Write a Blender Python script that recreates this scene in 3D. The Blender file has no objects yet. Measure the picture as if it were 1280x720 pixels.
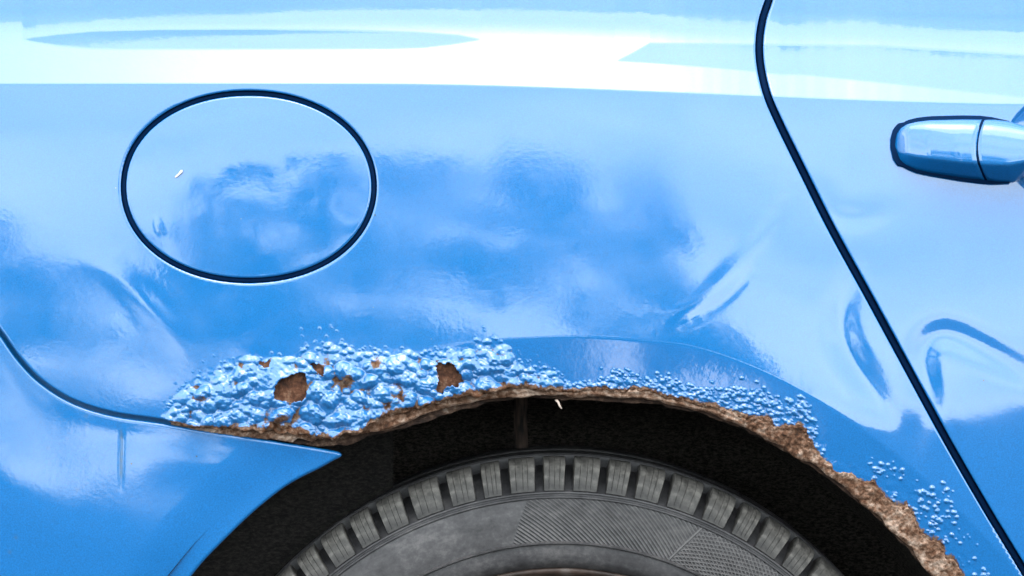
import bpy, bmesh, math, random
import numpy as np
from mathutils import Vector, Matrix
random.seed(7)
R = math.radians
sc = bpy.context.scene
C = sc.collection

# ------------------------------------------------------------------ camera
D = 2.0            # metres from the lens to the side of the car
S = 1562.0         # photograph pixels per metre on the side of the car
ZC = 0.765         # height of the lens
cam = bpy.data.cameras.new('camera')
cam.sensor_width = 36.0
cam.lens = 36.0 * D / (1280.0 / S)
cam.clip_start = 0.05
cam.clip_end = 2000
co = bpy.data.objects.new('camera', cam)
C.objects.link(co)
co.location = (0, -D, ZC)
co.rotation_euler = (R(90), 0, 0)
sc.camera = co

# ------------------------------------------------------------------ light
SUN_EL, SUN_AZ = 71.0, -5.0       # the sun stands high behind the camera
w = bpy.data.worlds.new('World')
sc.world = w
w.use_nodes = True
nt = w.node_tree
nt.nodes.clear()
N = nt.nodes.new
L = nt.links.new
out = N('ShaderNodeOutputWorld')
bg = N('ShaderNodeBackground')
bg.inputs['Strength'].default_value = 0.12
sky = N('ShaderNodeTexSky')
sky.sky_type = 'NISHITA'
sky.sun_disc = False
sky.sun_elevation = R(SUN_EL)
sky.sun_rotation = R(180 - SUN_AZ)
sky.air_density = 1.0
sky.dust_density = 1.5
tc = N('ShaderNodeTexCoord')
mp = N('ShaderNodeMapping')
mp.inputs['Scale'].default_value = (1, 1, 2.2)
mp.inputs['Location'].default_value = (3.1, 1.7, 0.4)
ns = N('ShaderNodeTexNoise')
ns.inputs['Scale'].default_value = 2.6
ns.inputs['Detail'].default_value = 7
ns.inputs['Roughness'].default_value = 0.55
cr = N('ShaderNodeValToRGB')
cr.color_ramp.elements[0].position = 0.36
cr.color_ramp.elements[1].position = 0.62
cr.color_ramp.elements[0].color = (0.55, 0.55, 0.55, 1)
sep = N('ShaderNodeSeparateXYZ')
zr = N('ShaderNodeMapRange')
zr.inputs['From Min'].default_value = 0.0
zr.inputs['From Max'].default_value = 1.0
zr.inputs['To Min'].default_value = 14.0
zr.inputs['To Max'].default_value = 9.0
cl = N('ShaderNodeVectorMath'); cl.operation = 'SCALE'
cl.inputs[0].default_value = (0.90, 0.975, 1.0)
mx = N('ShaderNodeMix'); mx.data_type = 'RGBA'
L(tc.outputs['Generated'], mp.inputs['Vector'])
L(mp.outputs['Vector'], ns.inputs['Vector'])
L(ns.outputs['Fac'], cr.inputs['Fac'])
L(tc.outputs['Generated'], sep.inputs[0])
L(sep.outputs['Z'], zr.inputs['Value'])
L(zr.outputs['Result'], cl.inputs['Scale'])
L(cr.outputs['Color'], mx.inputs['Factor'])
L(sky.outputs['Color'], mx.inputs['A'])
L(cl.outputs['Vector'], mx.inputs['B'])
# the sun behind thin cloud: a broad soft glow round its direction
sd = N('ShaderNodeVectorMath'); sd.operation = 'DOT_PRODUCT'
e_, a_ = R(SUN_EL), R(SUN_AZ)
sd.inputs[1].default_value = (math.sin(a_)*math.cos(e_), -math.cos(a_)*math.cos(e_), math.sin(e_))
ac = N('ShaderNodeMath'); ac.operation = 'ARCCOSINE'
gs = N('ShaderNodeMath'); gs.operation = 'DIVIDE'; gs.inputs[1].default_value = R(12.5)
g2 = N('ShaderNodeMath'); g2.operation = 'POWER'; g2.inputs[1].default_value = 2.4
g3 = N('ShaderNodeMath'); g3.operation = 'MULTIPLY'; g3.inputs[1].default_value = -1.0
g4 = N('ShaderNodeMath'); g4.operation = 'EXPONENT'
gl = N('ShaderNodeVectorMath'); gl.operation = 'SCALE'; gl.inputs[0].default_value = (25.0, 13.5, 9.5)
ga = N('ShaderNodeVectorMath'); ga.operation = 'ADD'
L(tc.outputs['Generated'], sd.inputs[0]); L(sd.outputs['Value'], ac.inputs[0]); L(ac.outputs[0], gs.inputs[0]); L(gs.outputs[0], g2.inputs[0])
L(g2.outputs[0], g3.inputs[0]); L(g3.outputs[0], g4.inputs[0]); L(g4.outputs[0], gl.inputs['Scale'])
L(mx.outputs['Result'], ga.inputs[0]); L(gl.outputs['Vector'], ga.inputs[1])
L(ga.outputs['Vector'], bg.inputs['Color'])
L(bg.outputs[0], out.inputs['Surface'])

sun = bpy.data.lights.new('sun', 'SUN')
sun.energy = 0.5
sun.angle = R(55)
sun.color = (1.0, 0.975, 0.94)
so = bpy.data.objects.new('sun', sun)
C.objects.link(so)
so.rotation_euler = (R(90 - SUN_EL), 0, R(SUN_AZ))

sc.view_settings.view_transform = 'Standard'
sc.view_settings.look = 'None'
sc.view_settings.exposure = 2.22
sc.view_settings.gamma = 1.0

# ------------------------------------------------------------------ helpers
def link(name, me, mat=None, parent=None):
    o = bpy.data.objects.new(name, me)
    C.objects.link(o)
    if mat is not None and me is not None:
        me.materials.clear(); me.materials.append(mat)
    if parent is not None:
        o.parent = parent
    return o

def world(px, py, h):
    """pixel column / row on the side of the car, h = how far it stands out (in the same units)"""
    px = np.asarray(px, float); py = np.asarray(py, float); h = np.asarray(h, float)
    Y = -h / S
    f = (D + Y) / D
    return np.stack([(px - 640) / S * f, Y + 0 * px, ZC + (360 - py) / S * f], -1)

def spline(pts, n=10, closed=False):
    pts = np.array(pts, float)
    m = len(pts)
    res = []
    rng = range(m) if closed else range(m - 1)
    for i in rng:
        if closed:
            p0, p1, p2, p3 = pts[(i-1) % m], pts[i], pts[(i+1) % m], pts[(i+2) % m]
        else:
            p1, p2 = pts[i], pts[i+1]
            p0 = pts[i-1] if i > 0 else 2*p1 - p2
            p3 = pts[i+2] if i + 2 < m else 2*p2 - p1
        for k in range(n):
            t = k / n
            res.append(0.5*((2*p1) + (p2-p0)*t + (2*p0-5*p1+4*p2-p3)*t*t + (3*p1-p0-3*p2+p3)*t**3))
    if not closed: res.append(pts[-1])
    return np.array(res)

def offset(pl, d):
    t = np.gradient(pl, axis=0)
    t /= np.linalg.norm(t, axis=1)[:, None] + 1e-9
    return pl + np.stack([-t[:, 1], t[:, 0]], 1) * d

_rng = np.random.RandomState(11)
_lat = _rng.rand(16, 256, 256)
def vnoise(X, Y, scale, seed=0):
    g = _lat[seed % 16]
    x = X / scale + 100 + seed*3.7; y = Y / scale + 100 + seed*5.1
    xi = np.floor(x).astype(int); yi = np.floor(y).astype(int)
    fx = x - xi; fy = y - yi
    fx = fx*fx*fx*(fx*(fx*6-15)+10); fy = fy*fy*fy*(fy*(fy*6-15)+10)
    a = g[xi % 256, yi % 256]; b = g[(xi+1) % 256, yi % 256]
    c = g[xi % 256, (yi+1) % 256]; d = g[(xi+1) % 256, (yi+1) % 256]
    return (a*(1-fx)+b*fx)*(1-fy) + (c*(1-fx)+d*fx)*fy - 0.5
def fbm(X, Y, scale, octs=4, seed=0):
    r = 0; a = 1.0
    for k in range(octs):
        r = r + a*vnoise(X, Y, scale, seed+k); scale /= 2.03; a *= 0.5
    return r
def sstep(a, b, x):
    t = np.clip((x-a)/(b-a), 0, 1)
    return t*t*(3-2*t)

def curve_dist(pl, xs, ys, reach):
    """unsigned distance (clamped at reach) of every grid node to a polyline"""
    d = np.full((len(xs), len(ys)), float(reach))
    for p, q in zip(pl[:-1], pl[1:]):
        i0 = np.searchsorted(xs, min(p[0], q[0])-reach); i1 = np.searchsorted(xs, max(p[0], q[0])+reach)
        j0 = np.searchsorted(ys, min(p[1], q[1])-reach); j1 = np.searchsorted(ys, max(p[1], q[1])+reach)
        if i0 >= i1 or j0 >= j1: continue
        X = xs[i0:i1, None]; Y = ys[None, j0:j1]
        v = q-p; l2 = v@v + 1e-12
        t = np.clip(((X-p[0])*v[0]+(Y-p[1])*v[1])/l2, 0, 1)
        dd = np.hypot(X-p[0]-t*v[0], Y-p[1]-t*v[1])
        d[i0:i1, j0:j1] = np.minimum(d[i0:i1, j0:j1], dd)
    return d

def poly_sd(poly, xs, ys, reach=14):
    """signed distance to a closed outline, positive inside"""
    poly = np.array(poly, float)
    pl = np.vstack([poly, poly[:1]])
    d = curve_dist(pl, xs, ys, reach)
    ins = np.zeros((len(xs), len(ys)), bool)
    for p, q in zip(pl[:-1], pl[1:]):
        if p[0] == q[0]: continue
        a, b = (p, q) if p[0] < q[0] else (q, p)
        i0 = np.searchsorted(xs, a[0], 'right'); i1 = np.searchsorted(xs, b[0], 'right')
        if i0 >= i1: continue
        yy = a[1] + (xs[i0:i1]-a[0])/(b[0]-a[0])*(b[1]-a[1])
        ins[i0:i1] ^= ys[None, :] > yy[:, None]
    return np.where(ins, d, -d)

def sheet(name, xs, ys, phi, H, mat, parent, roll=3.0, depth=14, attrs=None, origin=None, smooth_skirt=False):
    """heightfield H over xs x ys, cut along phi = 0, edges rolled over and turned inwards"""
    nx, ny = H.shape
    X, Y = np.meshgrid(xs, ys, indexing='ij')
    if np.isscalar(roll): r = np.full_like(H, roll)
    else: r = roll
    dd = np.clip(phi, 0, None)
    inner = np.clip(r - dd, 0, None)
    rd = r - np.sqrt(np.clip(r*r - inner*inner, 0, None))
    idx = np.arange(nx*ny).reshape(nx, ny)
    a = idx[:-1, :-1].ravel(); b = idx[1:, :-1].ravel(); c = idx[1:, 1:].ravel(); d = idx[:-1, 1:].ravel()
    tris = np.concatenate([np.stack([a, b, c], 1), np.stack([a, c, d], 1)])
    P = phi.ravel(); Xf = X.ravel(); Yf = Y.ravel(); Hf = H.ravel(); RD = rd.ravel(); Rr = r.ravel()
    at = {k: v.ravel() for k, v in (attrs or {}).items()}
    ins = P[tris] > 0
    n = ins.sum(1)
    full = tris[n == 3]
    new = {}
    base = nx*ny
    ex = []   # (in, out, t)
    def ev(i, o):
        k = (i, o)
        if k not in new:
            new[k] = base + len(ex)
            t = P[i]/(P[i]-P[o]); ex.append((i, o, t))
        return new[k]
    extra = []; segs = []
    for T in tris[n == 1]:
        k = [P[v] > 0 for v in T].index(True)
        i, o1, o2 = int(T[k]), int(T[(k+1) % 3]), int(T[(k+2) % 3])
        e1, e2 = ev(i, o1), ev(i, o2)
        extra.append((i, e1, e2)); segs.append((e1, e2))
    for T in tris[n == 2]:
        k = [P[v] > 0 for v in T].index(False)
        o, i1, i2 = int(T[k]), int(T[(k+1) % 3]), int(T[(k+2) % 3])
        e1, e2 = ev(i1, o), ev(i2, o)
        extra.append((i1, i2, e2)); extra.append((i1, e2, e1)); segs.append((e2, e1) if False else (e1, e2)[::-1])
    if ex:
        ex = np.array(ex); ii = ex[:, 0].astype(int); oo = ex[:, 1].astype(int); t = ex[:, 2]
        lerp = lambda A: A[ii]*(1-t)+A[oo]*t
        Xf = np.concatenate([Xf, lerp(Xf)]); Yf = np.concatenate([Yf, lerp(Yf)]); Hf = np.concatenate([Hf, lerp(Hf)])
        RD = np.concatenate([RD, lerp(Rr)])
        at = {k: np.concatenate([v, lerp(v)]) for k, v in at.items()}
    allt = np.concatenate([full, np.array(extra, int).reshape(-1, 3)])
    # skirt
    sk = []
    if segs and depth > 0:
        segs = np.array(segs, int)
        sv, inv = np.unique(segs, return_inverse=True); inv = inv.reshape(segs.shape)
        m = len(Xf)
        for _ in range(2):
            pass
        Xf = np.concatenate([Xf, Xf[sv], Xf[sv]]); Yf = np.concatenate([Yf, Yf[sv], Yf[sv]])
        Hf = np.concatenate([Hf, Hf[sv], Hf[sv]-depth]); RD = np.concatenate([RD, RD[sv], RD[sv]])
        at = {k: np.concatenate([v, v[sv], v[sv]]) for k, v in at.items()}
        top = m+inv; bot = m+len(sv)+inv
        if smooth_skirt: top = segs
        sk = np.concatenate([np.stack([top[:, 1], top[:, 0], bot[:, 0]], 1), np.stack([top[:, 1], bot[:, 0], bot[:, 1]], 1)])
        allt = np.concatenate([allt, sk])
    # drop unused nodes
    used, inv = np.unique(allt, return_inverse=True)
    allt = inv.reshape(-1, 3)
    co_ = world(Xf[used], Yf[used], (Hf-RD)[used])
    at = {k: v[used] for k, v in at.items()}
    if origin is None: origin = co_.mean(0)
    origin = np.array(origin, float)
    co_ = co_ - origin
    me = bpy.data.meshes.new(name)
    me.vertices.add(len(co_)); me.vertices.foreach_set('co', co_.astype(np.float32).ravel())
    nf = len(allt)
    me.loops.add(nf*3); me.loops.foreach_set('vertex_index', allt[:, ::1].astype(np.int32).ravel())
    me.polygons.add(nf)
    me.polygons.foreach_set('loop_start', np.arange(0, nf*3, 3, dtype=np.int32))
    me.polygons.foreach_set('loop_total', np.full(nf, 3, np.int32))
    me.polygons.foreach_set('use_smooth', np.ones(nf, bool))
    me.update(calc_edges=True)
    for k, v in at.items():
        A = me.attributes.new(k, 'FLOAT', 'POINT'); A.data.foreach_set('value', v.astype(np.float32))
    o = link(name, me, mat, parent)
    o.location = Vector(origin) - (parent_world(parent) if parent else Vector())
    return o

def parent_world(p):
    v = Vector()
    while p is not None:
        v += p.location; p = p.parent
    return v

def from_bm(name, bm, mat, parent=None, loc=None, smooth=True):
    me = bpy.data.meshes.new(name)
    bmesh.ops.recalc_face_normals(bm, faces=bm.faces)
    bm.to_mesh(me); bm.free()
    for p in me.polygons: p.use_smooth = smooth
    o = link(name, me, mat, parent)
    if loc is not None: o.location = Vector(loc) - (parent_world(parent) if parent else Vector())
    return o

# ------------------------------------------------------------------ materials
def mat(name):
    m = bpy.data.materials.new(name); m.use_nodes = True
    n = m.node_tree.nodes; b = n['Principled BSDF']
    return m, m.node_tree, b
def nd(t, kind, **kw):
    n = t.nodes.new(kind)
    for k, v in kw.items():
        if k in n.inputs: n.inputs[k].default_value = v
        else: setattr(n, k, v)
    return n
def ramp(t, stops, src):
    r = t.nodes.new('ShaderNodeValToRGB')
    e = r.color_ramp.elements
    e[0].position, e[0].color = stops[0][0], (*stops[0][1], 1)
    e[1].position, e[1].color = stops[-1][0], (*stops[-1][1], 1)
    for p, c in stops[1:-1]:
        x = e.new(p); x.color = (*c, 1)
    t.links.new(src, r.inputs['Fac'])
    return r

BLUE = (0.0003, 0.083, 0.246)
def paint_mat(name, wear=False):
    m, t, b = mat(name)
    tc = nd(t, 'ShaderNodeTexCoord')
    b.inputs['Base Color'].default_value = (*BLUE, 1)
    b.inputs['Roughness'].default_value = 0.38
    b.inputs['Specular IOR Level'].default_value = 0.08
    b.inputs['Coat Weight'].default_value = 1.0
    b.inputs['Coat Roughness'].default_value = 0.045
    b.inputs['Coat IOR'].default_value = 1.66
    # orange peel in the clear coat
    n1 = nd(t, 'ShaderNodeTexNoise', Scale=330.0, Detail=2.0)
    n2 = nd(t, 'ShaderNodeTexNoise', Scale=38.0, Detail=3.0)
    t.links.new(tc.outputs['Object'], n1.inputs['Vector']); t.links.new(tc.outputs['Object'], n2.inputs['Vector'])
    b1 = nd(t, 'ShaderNodeBump', Strength=0.35, Distance=0.00005)
    b2 = nd(t, 'ShaderNodeBump', Strength=0.6, Distance=0.00012)
    t.links.new(n1.outputs['Fac'], b1.inputs['Height']); t.links.new(n2.outputs['Fac'], b2.inputs['Height'])
    t.links.new(b2.outputs['Normal'], b1.inputs['Normal'])
    t.links.new(b1.outputs['Normal'], b.inputs['Coat Normal'])
    # flake in the base, dust and dull spots in the clear coat
    v = nd(t, 'ShaderNodeTexNoise', Scale=900.0, Detail=1.0)
    t.links.new(tc.outputs['Object'], v.inputs['Vector'])
    rp = ramp(t, [(0.3, tuple(c*0.86 for c in BLUE)), (0.7, tuple(c*1.16 for c in BLUE))], v.outputs['Fac'])
    col = rp.outputs['Color']
    # road specks and tiny chips
    for k_, (sc_, th_, c_) in enumerate([(55.0, 0.035, (0.02, 0.03, 0.04)), (38.0, 0.02, (0.09, 0.14, 0.18))]):
        vo = nd(t, 'ShaderNodeTexVoronoi', Scale=sc_); t.links.new(tc.outputs['Object'], vo.inputs['Vector'])
        sx_ = nd(t, 'ShaderNodeSeparateXYZ'); t.links.new(vo.outputs['Color'], sx_.inputs[0])
        th2 = nd(t, 'ShaderNodeMath', operation='MULTIPLY'); th2.inputs[1].default_value = th_*1.4; t.links.new(sx_.outputs[0], th2.inputs[0])
        lt = nd(t, 'ShaderNodeMath', operation='LESS_THAN'); t.links.new(vo.outputs['Distance'], lt.inputs[0]); t.links.new(th2.outputs[0], lt.inputs[1])
        gt = nd(t, 'ShaderNodeMath', operation='GREATER_THAN'); gt.inputs[1].default_value = 0.72; t.links.new(sx_.outputs[1], gt.inputs[0])
        an = nd(t, 'ShaderNodeMath', operation='MULTIPLY'); t.links.new(lt.outputs[0], an.inputs[0]); t.links.new(gt.outputs[0], an.inputs[1])
        mm = nd(t, 'ShaderNodeMix', data_type='RGBA'); mm.inputs['B'].default_value = (*c_, 1)
        t.links.new(an.outputs[0], mm.inputs['Factor']); t.links.new(col, mm.inputs['A']); col = mm.outputs['Result']
    d = nd(t, 'ShaderNodeTexNoise', Scale=9.0, Detail=6.0, Roughness=0.7)
    t.links.new(tc.outputs['Object'], d.inputs['Vector'])
    dr = nd(t, 'ShaderNodeMapRange'); dr.inputs['From Min'].default_value = 0.4; dr.inputs['From Max'].default_value = 0.75
    dr.inputs['To Min'].default_value = 0.045; dr.inputs['To Max'].default_value = 0.15
    t.links.new(d.outputs['Fac'], dr.inputs['Value'])
    t.links.new(dr.outputs['Result'], b.inputs['Coat Roughness'])
    if wear:
        at = nd(t, 'ShaderNodeAttribute', attribute_name='rust')
        rn = nd(t, 'ShaderNodeTexNoise', Scale=260.0, Detail=5.0, Roughness=0.7)
        t.links.new(tc.outputs['Object'], rn.inputs['Vector'])
        rc = ramp(t, [(0.3, (0.012, 0.006, 0.004)), (0.45, (0.05, 0.022, 0.011)), (0.6, (0.10, 0.065, 0.045)), (0.72, (0.16, 0.13, 0.11))], rn.outputs['Fac'])
        ma = nd(t, 'ShaderNodeMath', operation='ADD')
        t.links.new(at.outputs['Fac'], ma.inputs[0])
        mb = nd(t, 'ShaderNodeMath', operation='MULTIPLY_ADD')
        mb.inputs[1].default_value = 1.3; mb.inputs[2].default_value = -0.65
        t.links.new(rn.outputs['Fac'], mb.inputs[0]); t.links.new(mb.outputs[0], ma.inputs[1])
        mr = nd(t, 'ShaderNodeMapRange'); mr.inputs['From Min'].default_value = 0.42; mr.inputs['From Max'].default_value = 0.60
        t.links.new(ma.outputs[0], mr.inputs['Value'])
        mix = nd(t, 'ShaderNodeMix', data_type='RGBA')
        t.links.new(mr.outputs['Result'], mix.inputs['Factor'])
        # blistered paint has gone chalky
        ch = nd(t, 'ShaderNodeAttribute', attribute_name='chalk')
        cm = nd(t, 'ShaderNodeMix', data_type='RGBA')
        cm.inputs['B'].default_value = (0.035, 0.13, 0.28, 1)
        t.links.new(ch.outputs['Fac'], cm.inputs['Factor']); t.links.new(col, cm.inputs['A'])
        t.links.new(cm.outputs['Result'], mix.inputs['A']); t.links.new(rc.outputs['Color'], mix.inputs['B'])
        col = mix.outputs['Result']
        inv = nd(t, 'ShaderNodeMath', operation='SUBTRACT'); inv.inputs[0].default_value = 1.0
        t.links.new(mr.outputs['Result'], inv.inputs[1]); t.links.new(inv.outputs[0], b.inputs['Coat Weight'])
        rm = nd(t, 'ShaderNodeMapRange'); rm.inputs['To Min'].default_value = 0.38; rm.inputs['To Max'].default_value = 0.9
        t.links.new(mr.outputs['Result'], rm.inputs['Value']); t.links.new(rm.outputs['Result'], b.inputs['Roughness'])
        # fine wrinkles where it blisters
        wn = nd(t, 'ShaderNodeTexNoise', Scale=620.0, Detail=4.0)
        t.links.new(tc.outputs['Object'], wn.inputs['Vector'])
        wb = nd(t, 'ShaderNodeBump', Distance=0.0009)
        t.links.new(wn.outputs['Fac'], wb.inputs['Height'])
        t.links.new(ch.outputs['Fac'], wb.inputs['Strength'])
        t.links.new(b1.outputs['Normal'], wb.inputs['Normal'])
        t.links.new(wb.outputs['Normal'], b.inputs['Coat Normal'])
        t.links.new(wb.outputs['Normal'], b.inputs['Normal'])
    t.links.new(col, b.inputs['Base Color'])
    return m

M_paint = paint_mat('blue_paint')
M_quarter = paint_mat('blue_paint_blistered', True)

def scuff_paint():
    m = paint_mat('blue_paint_scuffed'); t = m.node_tree; b = t.nodes['Principled BSDF']
    src = b.inputs['Base Color'].links[0].from_socket
    at = nd(t, 'ShaderNodeAttribute', attribute_name='scuff')
    mix = nd(t, 'ShaderNodeMix', data_type='RGBA'); mix.inputs['B'].default_value = (0.03, 0.075, 0.14, 1)
    t.links.new(at.outputs['Fac'], mix.inputs['Factor']); t.links.new(src, mix.inputs['A'])
    t.links.new(mix.outputs['Result'], b.inputs['Base Color'])
    return m
M_bumper = scuff_paint()

def rust_mat(name, stops, scale=160, bump=0.0015, rough=0.9):
    m, t, b = mat(name)
    tc = nd(t, 'ShaderNodeTexCoord')
    n1 = nd(t, 'ShaderNodeTexNoise', Scale=float(scale), Detail=8.0, Roughness=0.72)
    n2 = nd(t, 'ShaderNodeTexNoise', Scale=float(scale)*0.22, Detail=3.0)
    vo = nd(t, 'ShaderNodeTexVoronoi', Scale=float(scale)*1.8)
    for n in (n1, n2, vo): t.links.new(tc.outputs['Object'], n.inputs['Vector'])
    ad = nd(t, 'ShaderNodeMath', operation='MULTIPLY_ADD'); ad.inputs[1].default_value = 0.6; ad.inputs[2].default_value = -0.3
    t.links.new(n2.outputs['Fac'], ad.inputs[0])
    s = nd(t, 'ShaderNodeMath', operation='ADD'); t.links.new(n1.outputs['Fac'], s.inputs[0]); t.links.new(ad.outputs[0], s.inputs[1])
    r = ramp(t, stops, s.outputs[0])
    t.links.new(r.outputs['Color'], b.inputs['Base Color'])
    b.inputs['Roughness'].default_value = rough
    b.inputs['Specular IOR Level'].default_value = 0.25
    bm_ = nd(t, 'ShaderNodeBump', Strength=0.9, Distance=bump)
    s2 = nd(t, 'ShaderNodeMath', operation='MULTIPLY_ADD'); s2.inputs[1].default_value = -0.35
    t.links.new(vo.outputs['Distance'], s2.inputs[0]); t.links.new(n1.outputs['Fac'], s2.inputs[2])
    t.links.new(s2.outputs[0], bm_.inputs['Height']); t.links.new(bm_.outputs['Normal'], b.inputs['Normal'])
    return m
M_rust = rust_mat('bare_rust', [(0.28, (0.010, 0.005, 0.003)), (0.42, (0.032, 0.012, 0.006)), (0.55, (0.065, 0.026, 0.012)), (0.7, (0.12, 0.065, 0.04))])
M_lip = rust_mat('crusted_rust', [(0.25, (0.010, 0.005, 0.003)), (0.40, (0.060, 0.026, 0.012)), (0.52, (0.14, 0.082, 0.054)), (0.68, (0.30, 0.225, 0.175))], scale=190, bump=0.0018)
M_flange = rust_mat('dark_rust', [(0.28, (0.006, 0.004, 0.003)), (0.5, (0.028, 0.015, 0.010)), (0.66, (0.075, 0.045, 0.03)), (0.75, (0.14, 0.11, 0.09))], scale=190)

def felt(name, c0, c1):
    m, t, b = mat(name)
    tc = nd(t, 'ShaderNodeTexCoord')
    n1 = nd(t, 'ShaderNodeTexNoise', Scale=240.0, Detail=6.0, Roughness=0.8)
    mp = nd(t, 'ShaderNodeMapping'); mp.inputs['Scale'].default_value = (1, 1, 2.2)
    t.links.new(tc.outputs['Object'], mp.inputs['Vector']); t.links.new(mp.outputs[0], n1.inputs['Vector'])
    r = ramp(t, [(0.42, c0), (0.72, c1)], n1.outputs['Fac'])
    t.links.new(r.outputs['Color'], b.inputs['Base Color'])
    b.inputs['Roughness'].default_value = 0.95
    b.inputs['Specular IOR Level'].default_value = 0.15
    bb = nd(t, 'ShaderNodeBump', Strength=1.0, Distance=0.002)
    t.links.new(n1.outputs['Fac'], bb.inputs['Height']); t.links.new(bb.outputs['Normal'], b.inputs['Normal'])
    return m
M_felt = felt('black_liner_felt', (0.005, 0.0045, 0.004), (0.085, 0.073, 0.064))
M_plast = felt('dusty_black_plastic', (0.004, 0.004, 0.004), (0.028, 0.025, 0.022))

m, t, b = mat('seal_rubber'); b.inputs['Base Color'].default_value = (0.0010, 0.010, 0.036, 1); b.inputs['Roughness'].default_value = 0.95; b.inputs['Specular IOR Level'].default_value = 0.05
M_seal = m
m, t, b = mat('torn_metal'); b.inputs['Base Color'].default_value = (0.22, 0.18, 0.15, 1); b.inputs['Roughness'].default_value = 0.5
M_torn = m

# ------------------------------------------------------------------ the ground and the trees mirrored in the paint
m, t, b = mat('asphalt')
tc = nd(t, 'ShaderNodeTexCoord')
n1 = nd(t, 'ShaderNodeTexNoise', Scale=60.0, Detail=8.0, Roughness=0.7); t.links.new(tc.outputs['Object'], n1.inputs['Vector'])
r = ramp(t, [(0.3, (0.012, 0.012, 0.013)), (0.7, (0.028, 0.028, 0.028))], n1.outputs['Fac'])
t.links.new(r.outputs['Color'], b.inputs['Base Color']); b.inputs['Roughness'].default_value = 0.9
bb = nd(t, 'ShaderNodeBump', Strength=0.6, Distance=0.01); t.links.new(n1.outputs['Fac'], bb.inputs['Height']); t.links.new(bb.outputs['Normal'], b.inputs['Normal'])
bm = bmesh.new()
for x, y in ((-300, -300), (300, -300), (300, 300), (-300, 300)): bm.verts.new((x, y, 0))
bm.faces.new(bm.verts)
WF = (D + 0.055) / D
WZ = ZC - (1070 - 360) / S * WF
WR = 500 / S * WF
ground = from_bm('ground', bm, m, None, (0, 0, WZ - WR))
ground['kind'] = 'structure'

m, t, b = mat('leaves')
tc = nd(t, 'ShaderNodeTexCoord')
n1 = nd(t, 'ShaderNodeTexNoise', Scale=1.3, Detail=4.0); t.links.new(tc.outputs['Object'], n1.inputs['Vector'])
r = ramp(t, [(0.35, (0.022, 0.10, 0.055)), (0.65, (0.06, 0.19, 0.10))], n1.outputs['Fac'])
t.links.new(r.outputs['Color'], b.inputs['Base Color']); b.inputs['Roughness'].default_value = 0.7
M_leaf = m
def tree_mass():
    rs = np.random.RandomState(5)
    clumps = []
    # (x, y, base z, top z, spread)
    for cx, top, sp in TREES:
        for k in range(26 if -5 < cx < -3 else 18):
            a = rs.rand()*6.283; rr = sp*math.sqrt(rs.rand())
            zz = 0.3 + (top-0.6)*rs.rand()
            fall = 1 - 0.55*max(0, zz/top-0.45)/0.55
            clumps.append((cx+math.cos(a)*rr*fall, -17+math.sin(a)*rr*fall*0.8, zz, 0.35+0.4*rs.rand()))
    V = []; F = []
    for (x, y, z, r_) in clumps:
        n = 150
        p = rs.normal(size=(n, 3)); p /= np.linalg.norm(p, axis=1)[:, None]; p *= r_*(0.55+0.55*rs.rand(n, 1)); p += (x, y, z)
        for q in p:
            u = rs.normal(size=3); u /= np.linalg.norm(u); v = np.cross(u, rs.normal(size=3)); v /= np.linalg.norm(v)
            s_ = 0.055+0.06*rs.rand(); i = len(V)
            V += [q+u*s_, q+v*s_*0.6, q-u*s_, q-v*s_*0.6]; F.append((i, i+1, i+2, i+3))
    me = bpy.data.meshes.new('tree_line'); me.from_pydata([tuple(v) for v in V], [], F)
    o = link('tree_line', me, M_leaf); o['kind'] = 'stuff'
    o['label'] = 'dark row of leafy trees mirrored in the blue paint'; o['category'] = 'trees'
    return o
TREES = [(-8.4, 5.6, 1.1), (-7.2, 5.0, 0.8), (-4.7, 6.6, 0.7), (-3.5, 7.2, 1.0), (-2.1, 7.5, 1.1), (-0.6, 7.7, 1.2), (0.7, 7.3, 1.0), (1.5, 6.4, 0.6)]
tree_mass()

m, t, b = mat('reflector_white'); tc = nd(t, 'ShaderNodeTexCoord'); n1 = nd(t, 'ShaderNodeTexNoise', Scale=20.0, Detail=6.0); t.links.new(tc.outputs['Object'], n1.inputs['Vector'])
r = ramp(t, [(0.3, (0.78, 0.76, 0.75)), (0.6, (0.88, 0.86, 0.86))], n1.outputs['Fac']); t.links.new(r.outputs['Color'], b.inputs['Base Color']); b.inputs['Roughness'].default_value = 0.8
bm = bmesh.new()
for x, y in ((0.07, -2.6), (0.07, -8.0), (0.19, -8.0), (0.19, -2.6)): bm.verts.new((x-0.115, y+5.0, 0))
bm.faces.new(bm.verts)
o = from_bm('white_reflector_strip', bm, m, None, (0.115, -5.0, WZ-WR+0.004))  # unseen white strip, added to give the flare a pale reflection
o['kind'] = 'structure'

# ------------------------------------------------------------------ the car
car = bpy.data.objects.new('car', None); C.objects.link(car)
car.location = (0, 0.1, WZ - WR)
car['label'] = 'bright blue car with blistered, rusted rear wheel arch, oval fuel flap and black tyre'
car['category'] = 'car'

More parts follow.
